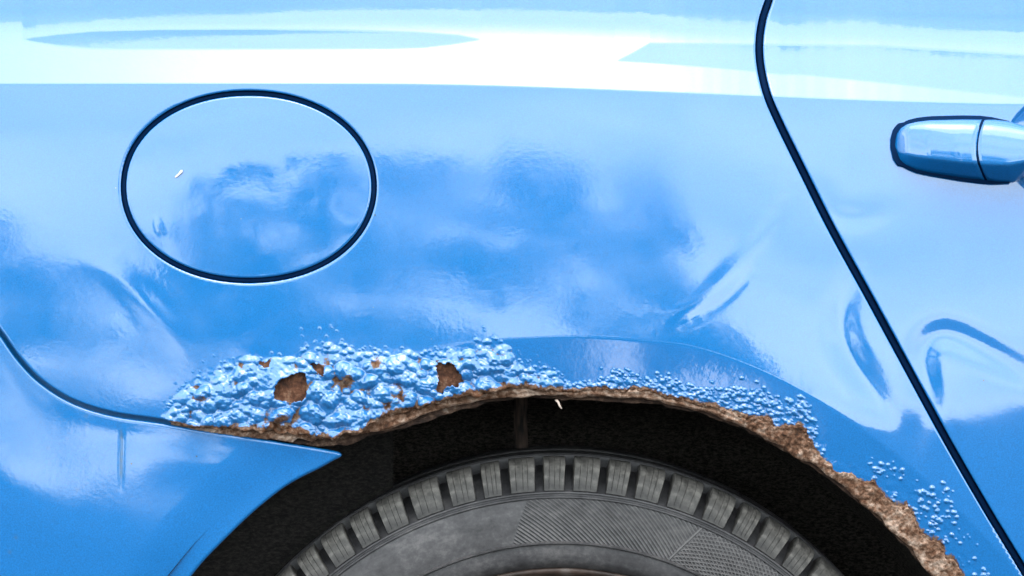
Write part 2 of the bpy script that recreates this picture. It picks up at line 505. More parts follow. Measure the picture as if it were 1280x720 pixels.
seam = spline([(972, -330), (985, -200), (978, -80), (966, -20), (961, 0), (953, 25), (949, 55), (951, 85), (959.5, 120), (975, 156), (1000, 207), (1040, 287),
               (1085, 369), (1130, 452), (1180, 544), (1230, 631), (1285, 722), (1330, 800), (1360, 880), (1375, 980), (1380, 1200)], 8)
arch = spline([(452, 541), (475, 538), (500, 531), (540, 515), (580, 505), (640, 497), (700, 495), (760, 497), (820, 503), (880, 516), (940, 539),
               (1000, 572), (1060, 614), (1100, 648), (1138, 688), (1165, 722), (1205, 790), (1240, 880), (1262, 980), (1270, 1090), (1272, 1200)], 8)
bump_top = spline([(-700, 40), (-300, 200), (-90, 330), (-20, 394), (0, 418), (22, 449), (50, 478), (90, 503), (140, 519), (200, 528), (260, 538), (340, 550.5), (400, 560), (418, 563)], 8)
bump_arch = spline([(418, 575), (400, 585), (360, 606), (320, 637), (280, 675), (240, 719), (196, 790), (160, 880), (138, 980), (130, 1090), (130, 1200)], 8)
tip = spline([(418, 563.5), (424, 565.5), (427, 568.5), (425, 571.5), (418, 575)], 3)
flare = spline([(430, 470), (520, 440), (600, 427), (660, 423), (720, 421), (800, 426), (860, 433), (920, 451), (980, 477), (1040, 511), (1100, 553), (1160, 603), (1220, 660), (1290, 740),
                (1330, 830), (1350, 950), (1356, 1200)], 8)

def crease_y(x): return 105 + 26*sstep(450, 1330, x)

def theta(X, Y):
    """upward tilt of the panel in degrees"""
    right = sstep(820, 1060, X)
    yc = crease_y(X)
    y0 = [-340, -60, 5, 25, 45, 60, 104.0, 105.5, 170, 300, 420, 470, 520, 720, 1200]
    t0 = [24,   19, 18.5, 22.5, 30, 32, 32.5, 12.5, 9.4, 6.3, 3.6, 2.2, 0.5, -3, -8]
    t1 = [24,   19, 18.5, 22.5, 30, 32, 32.5, 12.5, 11.0, 8.5, 5.6, 4.0, 0.0, -4, -8]
    shf = np.interp(X, [1000, 1060, 1110, 1150, 1175, 1205, 1240, 1290, 1500], [0, -8, 0, 4, 6, 0, 8, 30, 34])
    Y = Y + shf*sstep(330, 430, Y)*sstep(640, 540, Y)
    Yw = np.where(Y < yc, 105 - (yc - Y)*(105+60)/(yc+60), 105 + (Y-yc))
    th = np.interp(Yw, y0, t0)*(1-right) + np.interp(Yw, y0, t1)*right
    # tilt shaped to put two long lens-shaped reflections into the shoulder
    def lens(up, lo, d):
        thick = lo-up
        inside = sstep(-0.8, 0.8, Y-up)*sstep(-0.8, 0.8, lo-Y)*(thick > 0.4)
        below = sstep(0, 12, Y-lo)*sstep(0, 12, lo+30-Y)*(thick > 0.4)
        return d*inside - d*np.clip(thick, 0, 99)/40.0*below*0
    u1 = np.clip((X-28)/(602-28), 0, 1)
    p1 = np.interp(u1, [0, .03, .08, .16, .3, .5, .7, .85, .95, 1], [0, .25, .52, .8, .95, 1, .93, .72, .42, 0])
    p2 = np.interp(u1, [0, .03, .08, .15, .22, .8, .87, .94, 1], [0, .3, .66, .95, 1, 1, .9, .5, 0])
    th = th + lens(49.5-13*p1, 49.5+12*p2, -8.5)
    xk = [0, 770, 790, 812, 950, 1100, 1280, 1900]
    th = th + lens(np.interp(X, xk, [200, 76, 66, 54, 55, 57, 68, 100]), np.interp(X, [0, 770, 830, 880, 940, 975, 1000, 1100, 1280, 1900], [0, 76.5, 80, 83.5, 89, 93, 93, 103, 122, 190]), -8.5)
    return th

def height(xs, ys):
    X, Y = np.meshgrid(xs, ys, indexing='ij')
    yy = np.arange(-345, 1206, 1.0)
    XX, YY = np.meshgrid(xs, yy, indexing='ij')
    T = np.tan(np.radians(theta(XX, YY)))
    cum = np.concatenate([np.zeros((len(xs), 1)), np.cumsum((T[:, 1:]+T[:, :-1])*0.5, 1)], 1)
    j = np.interp(430.0, yy, np.arange(len(yy)))
    ref = cum[:, int(j)]
    cum -= ref[:, None]
    jj = np.interp(ys, yy, np.arange(len(yy))); j0 = np.clip(jj.astype(int), 0, len(yy)-2); f = jj-j0
    H = cum[:, j0]*(1-f) + cum[:, j0+1]*f
    H -= (X-850)**2/(2*8200.0)
    # pressed flare round the wheel
    fl = curve_dist(flare, xs, ys, 600) if len(xs)*len(ys) < 60000 else None
    if fl is None:
        cx = xs[::6]; cy = ys[::6]
        cx = np.append(cx, xs[-1]) if cx[-1] != xs[-1] else cx
        cy = np.append(cy, ys[-1]) if cy[-1] != ys[-1] else cy
        fl = radial_flare(X, Y)
    else:
        fl = radial_flare(X, Y)
    amt = sstep(480, 640, X)
    patch = sstep(742, 752, X)*sstep(872, 800, X)*sstep(0, 3, fl)
    soft = np.where(fl > -3, np.where(fl < 3, (fl+3)**2/12, fl), 0)
    H -= amt*soft*0.125
    H += 0.17*(sstep(736, 760, X)*sstep(880, 830, X))*np.clip(fl, 0, 70)*0 
    # a hollow in the flare that catches the sky
    H += -1.0*np.exp(-((X-805)/34)**2)*np.exp(-((Y-482)/22)**2)*3.0*0
    # gentle waves of the pressed sheet
    H += 1.1*fbm(X, Y, 260, 2, 3) + 0.08*fbm(X, Y, 70, 2, 6)
    return H

_fx = np.array([p[0] for p in flare]); _fy = np.array([p[1] for p in flare])
_fa = np.arctan2(1070-_fy, _fx-700); _fr = np.hypot(_fx-700, 1070-_fy)
_o = np.argsort(_fa)
def radial_flare(X, Y):
    a = np.arctan2(1070-Y, X-700); r_ = np.hypot(X-700, 1070-Y)
    return np.interp(a, _fa[_o], _fr[_o]) - r_

def strokes(xs, ys, H, lst):
    Xg, Yg = xs[:, None], ys[None, :]
    for pts, wid, amp in lst:
        pl = spline(pts, 8)
        d = curve_dist(pl, xs, ys, wid*3)
        # fade out towards both ends of the stroke
        near = np.zeros_like(d); tot = np.zeros_like(d)
        for k in range(0, len(pl), 2):
            wgt = np.exp(-((Xg-pl[k, 0])**2+(Yg-pl[k, 1])**2)/(wid*1.2)**2)+1e-12
            near += wgt*math.sin(math.pi*k/(len(pl)-1)); tot += wgt
        H += amp*np.exp(-(d/wid)**2)*(d < wid*3)*np.clip(near/tot, 0, 1)**1.2

def axis(segments):
    r_ = []
    for a, b, s in segments:
        n = max(1, int(round((b-a)/s))); r_ += list(np.linspace(a, b, n, endpoint=False))
    r_.append(segments[-1][1])
    return np.array(r_)

DENTS = [
    ([(1075, 330), (1052, 390), (1060, 440), (1100, 500), (1130, 540)], 19, -2.8),
    ([(1130, 590), (1160, 510), (1152, 445), (1180, 418), (1235, 440), (1300, 478), (1370, 530)], 18, -3.2),
    ([(990, 240), (940, 310), (880, 370), (820, 400)], 11, 0.7),
    ([(950, 330), (900, 380), (840, 412)], 7, -0.5),
    ([(90, 320), (150, 350), (210, 410), (250, 450)], 16, 1.0),
    ([(1010, 210), (1050, 270), (1130, 262)], 15, -1.0),
]

# --- rear quarter panel
cap = [(311+160*math.copysign(abs(math.cos(a))**0.965, math.cos(a)), 233.5+120.5*math.copysign(abs(math.sin(a))**0.965, math.sin(a))) for a in np.linspace(0, 2*math.pi, 180, endpoint=False)]
cap = np.array(cap)
def shrink(poly, k, c):
    v = poly-np.array(c); l = np.linalg.norm(v, axis=1)[:, None]
    return np.array(c)+v*(l-k)/l

paint_edge = spline([(214, 530), (262, 536), (300, 541.5), (330, 543), (350, 538), (372, 543), (392, 549), (410, 548), (440, 543), (470, 527), (500, 514), (540, 507), (600, 493), (640, 487), (700, 490), (760, 489), (820, 493),
                     (870, 503), (905, 515), (945, 529), (996, 539), (1009, 547), (1022, 570), (1055, 597), (1080, 606), (1104, 621), (1141, 653), (1165, 683), (1185, 706), (1206, 732), (1240, 780), (1285, 900), (1300, 1090), (1300, 1200)], 10)
pe = paint_edge.copy()
rj = np.random.RandomState(3)
fine = []
for p, q in zip(pe[:-1], pe[1:]):
    n = max(1, int(np.linalg.norm(q-p)/2.5))
    for k in range(n): fine.append(p+(q-p)*k/n)
fine = np.array(fine+[pe[-1]])
amp = np.interp(fine[:, 0], [214, 300, 470, 500, 880, 920, 1300], [2, 6, 6, 4, 4, 9, 10])
ph = np.cumsum(np.full(len(fine), 2.5))
fine[:, 1] += amp*(fbm(ph, ph*0, 14, 3, 1))*1.6
fine[:, 0] += amp*(fbm(ph, ph*0, 11, 3, 4))*1.2
pe = fine
quarter_poly = np.vstack([[(-700, -330)], offset(seam, 5.0)[:], [(1372, 1200), (1300, 1200)], pe[::-1], offset(bump_top, -5)[:-8][::-1][10:], [(-700, 30)]])
# keep the outline simple: seam runs down the right side, the paint edge returns, the bumper seam closes it
bt = offset(bump_top, -4.5); bt = bt[bt[:, 0] < 212]
sl = offset(seam, 4.8)
quarter_poly = np.vstack([[(-700, -330)], sl, [(1300, 1200)], pe[::-1], bt[::-1]])

xs = axis([(-700, -20, 9), (-20, 200, 1.6), (200, 1060, 1.15), (1060, 1240, 1.15), (1240, 1400, 4)])
ys = axis([(-330, -10, 6), (-10, 30, 2), (30, 130, 1.25), (130, 400, 2.0), (400, 725, 1.0), (725, 1200, 6)])
X, Y = np.meshgrid(xs, ys, indexing='ij')
H = height(xs, ys)
strokes(xs, ys, H, DENTS)

def poly_rough(cx, cy, pts, j=1.2, seed=1):
    rr = np.random.RandomState(seed)
    pl = spline(pts, 6, closed=True)
    return pl + rr.normal(size=pl.shape)*j
holes = [
    poly_rough(0, 0, [(343, 487), (349, 476), (362, 470), (380, 466), (383, 478), (381, 497), (370, 503), (357, 501), (345, 499)], 0.9, 1),
    poly_rough(0, 0, [(389, 456), (397, 455), (405, 461), (404, 470), (399, 468)], 0.6, 2),
    poly_rough(0, 0, [(545, 455), (556, 454), (567, 456), (572, 464), (579, 474), (572, 482), (558, 482), (553, 492), (546, 486), (548, 470)], 1.1, 3),
    poly_rough(0, 0, [(324, 452), (331, 454), (337, 450), (336, 458), (329, 459)], 0.5, 4),
]
phi = poly_sd(quarter_poly, xs, ys)
phi_cap = -poly_sd(cap, xs, ys)
phi_holes = [-poly_sd(h, xs, ys, 30) for h in holes]
phiq = np.minimum(phi, phi_cap)
for p in phi_holes: phiq = np.minimum(phiq, p)

# blisters
TOPB = [(200, 528), (208, 500), (222, 486), (245, 468), (275, 452), (310, 440), (350, 447), (385, 432), (415, 424), (450, 436), (480, 430), (530, 436), (575, 430), (612, 421),
        (636, 428), (650, 448), (690, 458), (712, 476), (740, 474), (772, 466), (800, 480), (835, 470), (860, 480), (900, 490), (925, 482), (948, 486), (970, 496), (1000, 494), (1014, 506), (1024, 540),
        (1052, 574), (1090, 578), (1120, 584), (1150, 600), (1186, 614), (1200, 640), (1200, 676), (1220, 700), (1260, 760)]
tbx = np.array([p[0] for p in TOPB]); tby = np.array([p[1] for p in TOPB])
def top_b(x):
    x = np.asarray(x, float)
    return np.interp(x, tbx, tby) + 9*fbm(x, x*0, 17, 3, 6)*np.interp(x, [200, 260, 700, 760], [0.6, 1, 1, 0.5])
def edge_b(x): return np.interp(x, pe[:, 0], pe[:, 1])
rb = np.random.RandomState(21)
B = np.zeros_like(H)
def add_bump(cx, cy, rx, hh, sq=1.0, ang=0.0, kind='max'):
    R_ = rx*1.25
    i0, i1 = np.searchsorted(xs, (cx-R_, cx+R_)); j0, j1 = np.searchsorted(ys, (cy-R_, cy+R_))
    if i0 >= i1 or j0 >= j1: return
    dx = xs[i0:i1, None]-cx; dy = ys[None, j0:j1]-cy
    u = dx*math.cos(ang)+dy*math.sin(ang); v = (-dx*math.sin(ang)+dy*math.cos(ang))/sq
    q = (u*u+v*v)/(rx*rx)
    wob = 1+0.35*vnoise(X[i0:i1, j0:j1], Y[i0:i1, j0:j1], rx*0.8, 5)
    q = q*wob
    qc = np.clip(1-q, 0, 1); dome = hh*(0.45*np.sqrt(qc)+0.55*qc)*(1+0.22*vnoise(X[i0:i1, j0:j1], Y[i0:i1, j0:j1], 3.3, 9))
    B[i0:i1, j0:j1] = np.maximum(B[i0:i1, j0:j1], dome)
clus = lambda x, y: float(fbm(np.array(x), np.array(y), 34, 2, 8))
for k in range(4600):
    x = rb.uniform(196, 1262)
    tb, eb = float(top_b(x)), float(edge_b(x))
    big = x < 705
    reach = 26 if big else 12
    y = rb.uniform(tb-reach, eb+6)
    out_ = max(0.0, tb-y)/reach
    cl_ = clus(x, y)
    if big:
        if out_ > 0 and (rb.rand() > 0.34*(1-out_) or cl_ < -0.02): continue
        if rb.rand() > 0.55: continue
        dep = min(1.0, max(0, y-tb)/26.0)
        edge_x = min(1, max(0.2, (x-200)/60.))
        r_ = (1.6 + (2.4+11.0*rb.rand()**2.0)*dep)*(0.5+0.5*edge_x)
        if x > 630: r_ *= 0.75
        hh = r_*(0.45+0.5*rb.rand())*(0.5+0.5*dep)
    else:
        if rb.rand() > 0.8: continue
        if (cl_ < -0.16 and x > 1022) or (out_ > 0 and (rb.rand() > 0.5*(1-out_) or cl_ < 0.0)): continue
        if 1022 < x < 1085 and rb.rand() < 0.9: continue
        dep = min(1.0, max(0, y-tb)/10.0)
        r_ = 1.2+2.9*rb.rand()**1.4*(0.5+0.5*dep)
        if x > 1040:
            r_ = 1.1+2.4*rb.rand()
            if rb.rand() < 0.45: continue
        hh = r_*0.85
    add_bump(x, y, r_, hh, 0.65+0.35*rb.rand(), rb.uniform(-0.6, 0.6))
# a few large blisters the photograph shows
for (x, y, r_, hh, sq) in [(232, 498, 15, 5, 0.6), (345, 478, 34, 6, 0.85), (395, 523, 9, 7, 1.0), (442, 520, 15, 7, 0.8), (468, 518, 12, 7, 1), (500, 452, 13, 6, 0.7), (285, 520, 12, 6, 0.7), (275, 490, 16, 6, .55),
                          (415, 500, 11, 6, .9), (460, 500, 12, 6, .7), (620, 470, 12, 6, .7), (628, 438, 12, 3, 0.6), (590, 450, 9, 5, .8), (310, 452, 9, 5, .8), (520, 480, 11, 6, .8), (430, 462, 12, 6, .7), (380, 515, 8, 6, .9),
                          (360, 452, 12, 4, .5), (480, 474, 12, 6, .8), (600, 480, 12, 5, .7)]:
    add_bump(x, y, r_, hh, sq, -0.15)
TB = top_b(X); EB = edge_b(X)
inr = sstep(-5, 4, Y-TB)*(X > 198)*(X < 1275)
# pillowy swell under the blisters, finely crinkled on top
big_zone = sstep(200, 260, X)*sstep(720, 640, X)
WX = X+9*fbm(X, Y, 18, 3, 11); WY = Y+7*fbm(X, Y, 15, 3, 12)
rid = 1-np.abs(fbm(WX, WY*1.5, 15, 4, 13))*3.2
dome_only = B.copy()
B += big_zone*inr*sstep(0, 26, Y-TB)*(1.8*sstep(0, 40, Y-TB) + 3.0*fbm(X, Y, 19, 2, 2) + 0.8*np.clip(rid, -0.5, 1))
crk = fbm(X, Y, 6.5, 3, 7)
B += inr*sstep(0, 10, Y-TB)*(0.85*crk*(0.4+0.6*big_zone))
for p in phi_holes[:3]:
    B += inr*2.0*np.exp(-(np.clip(-(-p), 0, 50)/6.0)**2)
chalk = np.clip(sstep(0.4, 3.0, B), 0, 1)
H2 = H + B
# rust creeping up from the edge
up = EB - Y
wide = np.interp(X, [200, 260, 330, 420, 470, 560, 640, 720, 850, 900, 1010, 1030, 1060, 1110, 1180, 1260], [3, 6, 13, 10, 8, 9, 12, 7, 8, 10, 13, 12, 10, 15, 20, 20])
rust = np.clip(1-up/wide, 0, 1)*0.95*(X > 205)
rust += inr*big_zone*0.33*sstep(0.12, 0.42, fbm(X, Y, 24, 3, 9)+0.02)*0.9
def boxblur(A, k):
    for ax in (0, 1):
        P_ = np.pad(A, [(k+1, k) if i == ax else (0, 0) for i in (0, 1)], mode='edge').cumsum(ax)
        n_ = A.shape[ax]
        A = (np.take(P_, range(2*k+1, 2*k+1+n_), ax)-np.take(P_, range(0, n_), ax))/(2*k+1)
    return A
cav = np.clip((boxblur(B, 7)-B-0.5)/2.2, 0, 1)*sstep(0, 14, Y-TB)*inr
rust += cav*(0.22+0.34*sstep(-0.1, 0.3, fbm(X, Y, 34, 2, 10)))
rust += inr*0.16*(1-big_zone)
for p in phi_holes: rust += 0.42*np.clip(1-np.clip(p, 0, 50)/2.5, 0, 1)
for (x, y, r_) in [(252, 498, 7), (410, 452, 9), (436, 476, 8), (505, 495, 9), (350, 520, 14), (470, 455, 6), (590, 500, 14)]:
    rust += 0.5*np.exp(-((X-x)**2+(Y-y)**2)/(r_*r_))
rust = np.clip(rust, 0, 1)
# stone chips lower right
rc = np.random.RandomState(9)
for k in range(70):
    x = rc.uniform(1095, 1255); y = rc.uniform(560, 720)
    if radial_flare(np.array(x), np.array(y)) < 6: continue
    j = (xs > x-3) & (xs < x+3)
    add = 0.8*np.exp(-((X[j]-x)**2+(Y[j]-y)**2)/2.0); H2[j] += add
rollq = np.where(up < 10, 1.2, 4.0)*np.where(X < 205, 1, 1)
rollq = np.where((up > 10) | (X < 205), 1.8, 1.0)
for p in phi_holes: rollq = np.where(p < 4, 1.0, rollq)
quarter = sheet('rear_quarter_panel', xs, ys, phiq, H2, M_quarter, car, roll=rollq, depth=12, attrs={'rust': rust, 'chalk': chalk*0.22})
Hbase = H2

# --- bare rust showing through the flaked paint
for k, h in enumerate(holes):
    c = h.mean(0); e = 5
    hx = axis([(h[:, 0].min()-e, h[:, 0].max()+e, 0.8)]); hy = axis([(h[:, 1].min()-e, h[:, 1].max()+e, 0.8)])
    HX, HY = np.meshgrid(hx, hy, indexing='ij')
    hh = height(hx, hy) + 1.6 + 1.6*fbm(HX, HY, 9, 4, k)
    p = poly_sd(shrink(h, -3.0, c), hx, hy)
    sheet('rust_patch', hx, hy, p, hh, M_rust, quarter, roll=0.5, depth=2)

# --- rusted lip of the arch, proud crust with a torn edge
def jag(pl, a, sc_, seed, step=1.8):
    f_ = []
    for p, q in zip(pl[:-1], pl[1:]):
        n = max(1, int(np.linalg.norm(q-p)/step))
        for k in range(n): f_.append(p+(q-p)*k/n)
    f_ = np.array(f_+[pl[-1]])
    s_ = np.arange(len(f_))*step
    nrm = np.gradient(f_, axis=0); nrm /= np.linalg.norm(nrm, axis=1)[:, None]+1e-9
    nn = np.stack([-nrm[:, 1], nrm[:, 0]], 1)
    aa = a(f_[:, 0]) if callable(a) else a
    return f_ + nn*(aa*fbm(s_, s_*0, sc_, 4, seed))[:, None]
arch_l = np.vstack([[(214, 531), (260, 540), (300, 545.5), (340, 549), (352, 551), (366, 553), (372, 548), (390, 553), (398, 548), (412, 548), (428, 543), (440, 546)], arch[4:]])
arch_j = jag(arch_l, lambda x: np.interp(x, [214, 260, 366, 460, 600, 900, 1300], [0.6, 1.0, 3, 3, 3.5, 5, 6]), 22, 2)
pe_up = pe - np.array([0, 7.0])
lip_poly = np.vstack([pe_up, [(1272, 1200)], arch_j[::-1]])
lx = axis([(200, 1215, 1.2), (1215, 1320, 4)]); ly = axis([(465, 725, 1.1), (725, 1200, 7)])
LX, LY = np.meshgrid(lx, ly, indexing='ij')
LH = height(lx, ly)
LE = np.interp(LX, pe[:, 0], pe[:, 1])
crust = 1.0*fbm(LX, LY, 9, 4, 1) + 2.2*np.abs(fbm(LX, LY, 20, 3, 5)) 
ridge = np.sin((radial_flare(LX, LY)+3*fbm(LX, LY, 40, 3, 8))*0.9)*0.7*sstep(1040, 900, LX)
LH = LH - 0.6 + crust*1.1 + ridge
# thick lumpy crust on the right, pressed back right at the edge
LH += sstep(860, 960, LX)*(0.8+4.2*np.abs(fbm(LX+0.6*LY, LY, 8, 3, 12))+1.5*fbm(LX, LY, 4, 2, 2))
ds = np.zeros_like(LH)
ledge = curve_dist(arch_j, lx, ly, 12)
LH -= np.clip(5-ledge, 0, 5)**2*0.10
lphi = poly_sd(lip_poly, lx, ly)
sheet('rusted_lip', lx, ly, lphi, LH, M_lip, quarter, roll=1.2, depth=16)
# the inner flange, torn lower
fl_top = spline([(352, 545), (400, 541), (452, 538), (500, 525), (560, 505), (640, 490), (700, 489), (800, 494), (900, 516), (1000, 566), (1080, 622), (1150, 694), (1200, 770), (1240, 880), (1260, 1100)], 6)
fl_bot = spline([(352, 550), (385, 556), (420, 556), (436, 556), (462, 546), (505, 537), (556, 518), (612, 504), (660, 498), (698, 499), (702, 508), (706, 500), (760, 501), (820, 506), (880, 519), (940, 542), (1000, 575), (1060, 617), (1100, 651), (1138, 691), (1165, 725), (1205, 793), (1240, 883), (1262, 1100)], 6)
fb = jag(fl_bot, 3.2, 16, 7)
sheet_x = axis([(350, 1200, 1.4), (1200, 1275, 5)]); sheet_y = axis([(485, 725, 1.2), (725, 1100, 8)])
FX, FY = np.meshgrid(sheet_x, sheet_y, indexing='ij')
FH = height(sheet_x, sheet_y) - 11 + 1.5*fbm(FX, FY, 10, 3, 3) + 0.8*np.sin((radial_flare(FX, FY)+4*fbm(FX, FY, 50, 3, 2))*1.3)
fphi = poly_sd(np.vstack([fl_top, fb[::-1]]), sheet_x, sheet_y)
sheet('inner_flange', sheet_x, sheet_y, fphi, FH, M_flange, quarter, roll=0.8, depth=22)
# curl of torn metal at the top of the arch
bm = bmesh.new()
pts = [(695, 500), (698, 503), (700, 508), (702.5, 511)]
rowa = [bm.verts.new(world(x-1.4, y, -2+k*1.5)) for k, (x, y) in enumerate(pts)]
rowb = [bm.verts.new(world(x+1.8-k*0.5, y-0.6, -3+k*2)) for k, (x, y) in enumerate(pts)]
for k in range(3): bm.faces.new((rowa[k], rowb[k], rowb[k+1], rowa[k+1]))
o = from_bm('metal_curl', bm, M_torn, quarter); o.location = -parent_world(quarter)
o.modifiers.new('s', 'SOLIDIFY').thickness = 0.0006

# --- fuel flap
fx = axis([(145, 478, 1.5)]); fy = axis([(105, 362, 1.5)])
FX, FY = np.meshgrid(fx, fy, indexing='ij')
FH = height(fx, fy) + 0.3
rr = np.hypot((FX-311)/151, (FY-233)/112)
FH -= 1.2*rr**4 + 0.5*fbm(FX, FY, 60, 2, 2)
cin = shrink(cap, 6.8, (311, 233.5))
fphi = poly_sd(cin, fx, fy)
strokes(fx, fy, FH, [([(195, 270), (199, 285), (203, 292)], 4, 0.7)])
flap = sheet('fuel_flap', fx, fy, fphi, FH, M_paint, car, roll=1.7, depth=9)
# a chip in the flap's paint
bm = bmesh.new()
hf = height(np.array([222., 223.]), np.array([217., 218.]))[0, 0] + 1.2
ring = [(218.5, 221), (220, 219), (223, 216.5), (225.5, 212.5), (228.3, 212.2), (228.3, 214.8), (225.5, 217.4), (222, 220.6), (219, 222.2)]
vs = [bm.verts.new(world(x, y, hf+1.3)) for x, y in ring]; f0 = bm.faces.new(vs)
e = bmesh.ops.extrude_face_region(bm, geom=[f0]); bmesh.ops.translate(bm, verts=[v for v in e['geom'] if isinstance(v, bmesh.types.BMVert)], vec=(0, 0.0012, 0))
mc, tt, bc = mat('chipped_primer'); bc.inputs['Base Color'].default_value = (0.36, 0.38, 0.36, 1); bc.inputs['Roughness'].default_value = 0.6
o = from_bm('paint_chip', bm, mc, flap, smooth=False); o.location = -parent_world(flap)

# --- rear door
dxs = axis([(945, 1320, 1.4), (1320, 1900, 7)]); dys = axis([(-330, -10, 6), (-10, 160, 1.5), (160, 725, 1.7), (725, 1200, 8)])
DX, DY = np.meshgrid(dxs, dys, indexing='ij')
DH = height(dxs, dys)
strokes(dxs, dys, DH, DENTS)
sr = offset(seam, -5.0)
door_poly = np.vstack([[(1900, -330)], [(1900, 1200)], sr[::-1]])
dphi = poly_sd(door_poly, dxs, dys)
# the finger bowl behind the handle
bx, by = 1385, 184
q = ((DX-bx)/133)**2 + ((DY-by)/85)**2
DH -= 26*np.clip(1-q, 0, 1)**0.75*sstep(0, 0.08, np.clip(1-q, 0, 1))
door = sheet('rear_door', dxs, dys, dphi, DH, M_paint, car, roll=1.7, depth=14)

# --- bumper
bt2 = offset(bump_top, 0.5)
bumper_poly = np.vstack([bt2[:-1], tip, bump_arch[1:], [(-700, 1200)]])
bxs = axis([(-700, -20, 9), (-20, 440, 1.5)]); bys = axis([(10, 380, 6), (380, 725, 1.3), (725, 1200, 7)])
BX, BY = np.meshgrid(bxs, bys, indexing='ij')
BH = height(bxs, bys)
# its own, fuller section
ed = curve_dist(bump_top, bxs, bys, 170)
ea = curve_dist(bump_arch, bxs, bys, 120)
BH += -3.0 + 8.0*sstep(14, 165, ed) - 7.0*(1-sstep(0, 75, ea))
strokes(bxs, bys, BH, [([(170, 560), (260, 580), (330, 600)], 30, 1.5), ([(60, 520), (150, 580), (330, 560)], 40, 1.0)])
bphi = poly_sd(bumper_poly, bxs, bys)
sx = 151.5+1.5*vnoise(BY, BY*0, 20, 3)
scuff = np.exp(-((BX-sx)/1.9)**2)*sstep(530, 545, BY)*sstep(612, 588, BY)*(0.6+0.9*vnoise(BX, BY, 4, 2)+0.3)
BH -= 0.4*np.exp(-((BX-sx)/2.6)**2)*sstep(530, 550, BY)*sstep(620, 588, BY)
for (x, y) in [(95, 498-0), (108, 520), (97, 612), (20, 672), (12, 690), (60, 560)]:
    scuff += 0.5*np.exp(-((BX-x)**2+(BY-y)**2)/5.0)
bumper = sheet('rear_bumper', bxs, bys, bphi, BH, M_bumper, car, roll=4.0, depth=16, attrs={'scuff': np.clip(scuff, 0, 1)})

# --- painted inner shell behind the gaps
ixs = axis([(-700, 1900, 10)]); iys = axis([(-330, 1200, 10)])
IH = height(ixs, iys) - 20
IX, IY = np.meshgrid(ixs, iys, indexing='ij')
far_arch = np.vstack([[(-700, 1200), (-700, -330), (1900, -330), (1900, 1200), (1330, 1200)], [(1322, 1080), (1300, 950), (1255, 840), (1200, 740), (1140, 655), (1060, 575), (960, 510), (850, 470), (700, 450), (560, 462), (450, 500), (400, 520), (330, 535), (300, 550), (230, 640), (150, 760), (100, 900), (80, 1050), (75, 1200)]])
q = ((IX-1385)/150)**2 + ((IY-184)/95)**2
IH -= 30*(q < 1)
M_in = paint_mat('shell_paint')
M_in.node_tree.nodes['Principled BSDF'].inputs['Coat Weight'].default_value = 0.2
sheet('inner_shell', ixs, iys, poly_sd(far_arch, ixs, iys), IH, M_in, car, roll=0.1, depth=4)

# --- rubber seal ring round the fuel flap's seat
def ribbon(name, pl, hfun, w0, mat_, parent, closed=False):
    bm = bmesh.new(); n = len(pl); rows = []
    t_ = np.gradient(pl, axis=0); t_ /= np.linalg.norm(t_, axis=1)[:, None]; nn = np.stack([-t_[:, 1], t_[:, 0]], 1)
    for k in range(n):
        row = []
        for a in range(6):
            an = a/6*2*math.pi
            p = pl[k]+nn[k]*w0*math.cos(an)
            row.append(bm.verts.new(world(p[0], p[1], hfun[k]+w0*math.sin(an))))
        rows.append(row)
    rng = range(n) if closed else range(n-1)
    for k in rng:
        for a in range(6):
            bm.faces.new((rows[k][a], rows[(k+1) % n][a], rows[(k+1) % n][(a+1) % 6], rows[k][(a+1) % 6]))
    o = from_bm(name, bm, mat_, parent); o.location = -parent_world(parent)
    return o
def hat(pts):
    g = height(np.unique(pts[:, 0]), np.array([0., 1.])) if False else None
    r_ = []
    for p in pts: r_.append(height(np.array([p[0], p[0]+1]), np.array([p[1], p[1]+1]))[0, 0])
    return np.array(r_)

# heights from a coarse lookup, to keep this quick
cgx = axis([(-700, 1900, 12)]); cgy = axis([(-330, 1200, 12)]); CG = height(cgx, cgy)
def hlook(x, y):
    i = np.clip(np.interp(x, cgx, np.arange(len(cgx))), 0, len(cgx)-1.001); j = np.clip(np.interp(y, cgy, np.arange(len(cgy))), 0, len(cgy)-1.001)
    a, b = int(i), int(j); u, v = i-a, j-b
    return (CG[a, b]*(1-u)+CG[a+1, b]*u)*(1-v)+(CG[a, b+1]*(1-u)+CG[a+1, b+1]*u)*v
cm = shrink(cap, 3.8, (311, 233.5))
ribbon('flap_seal', cm, [hlook(*p)-9 for p in cm], 3.6, M_seal, car, True)
sd_ = seam[::2]
ribbon('door_seal', sd_, [hlook(*p)-13 for p in sd_], 4.5, M_seal, door)

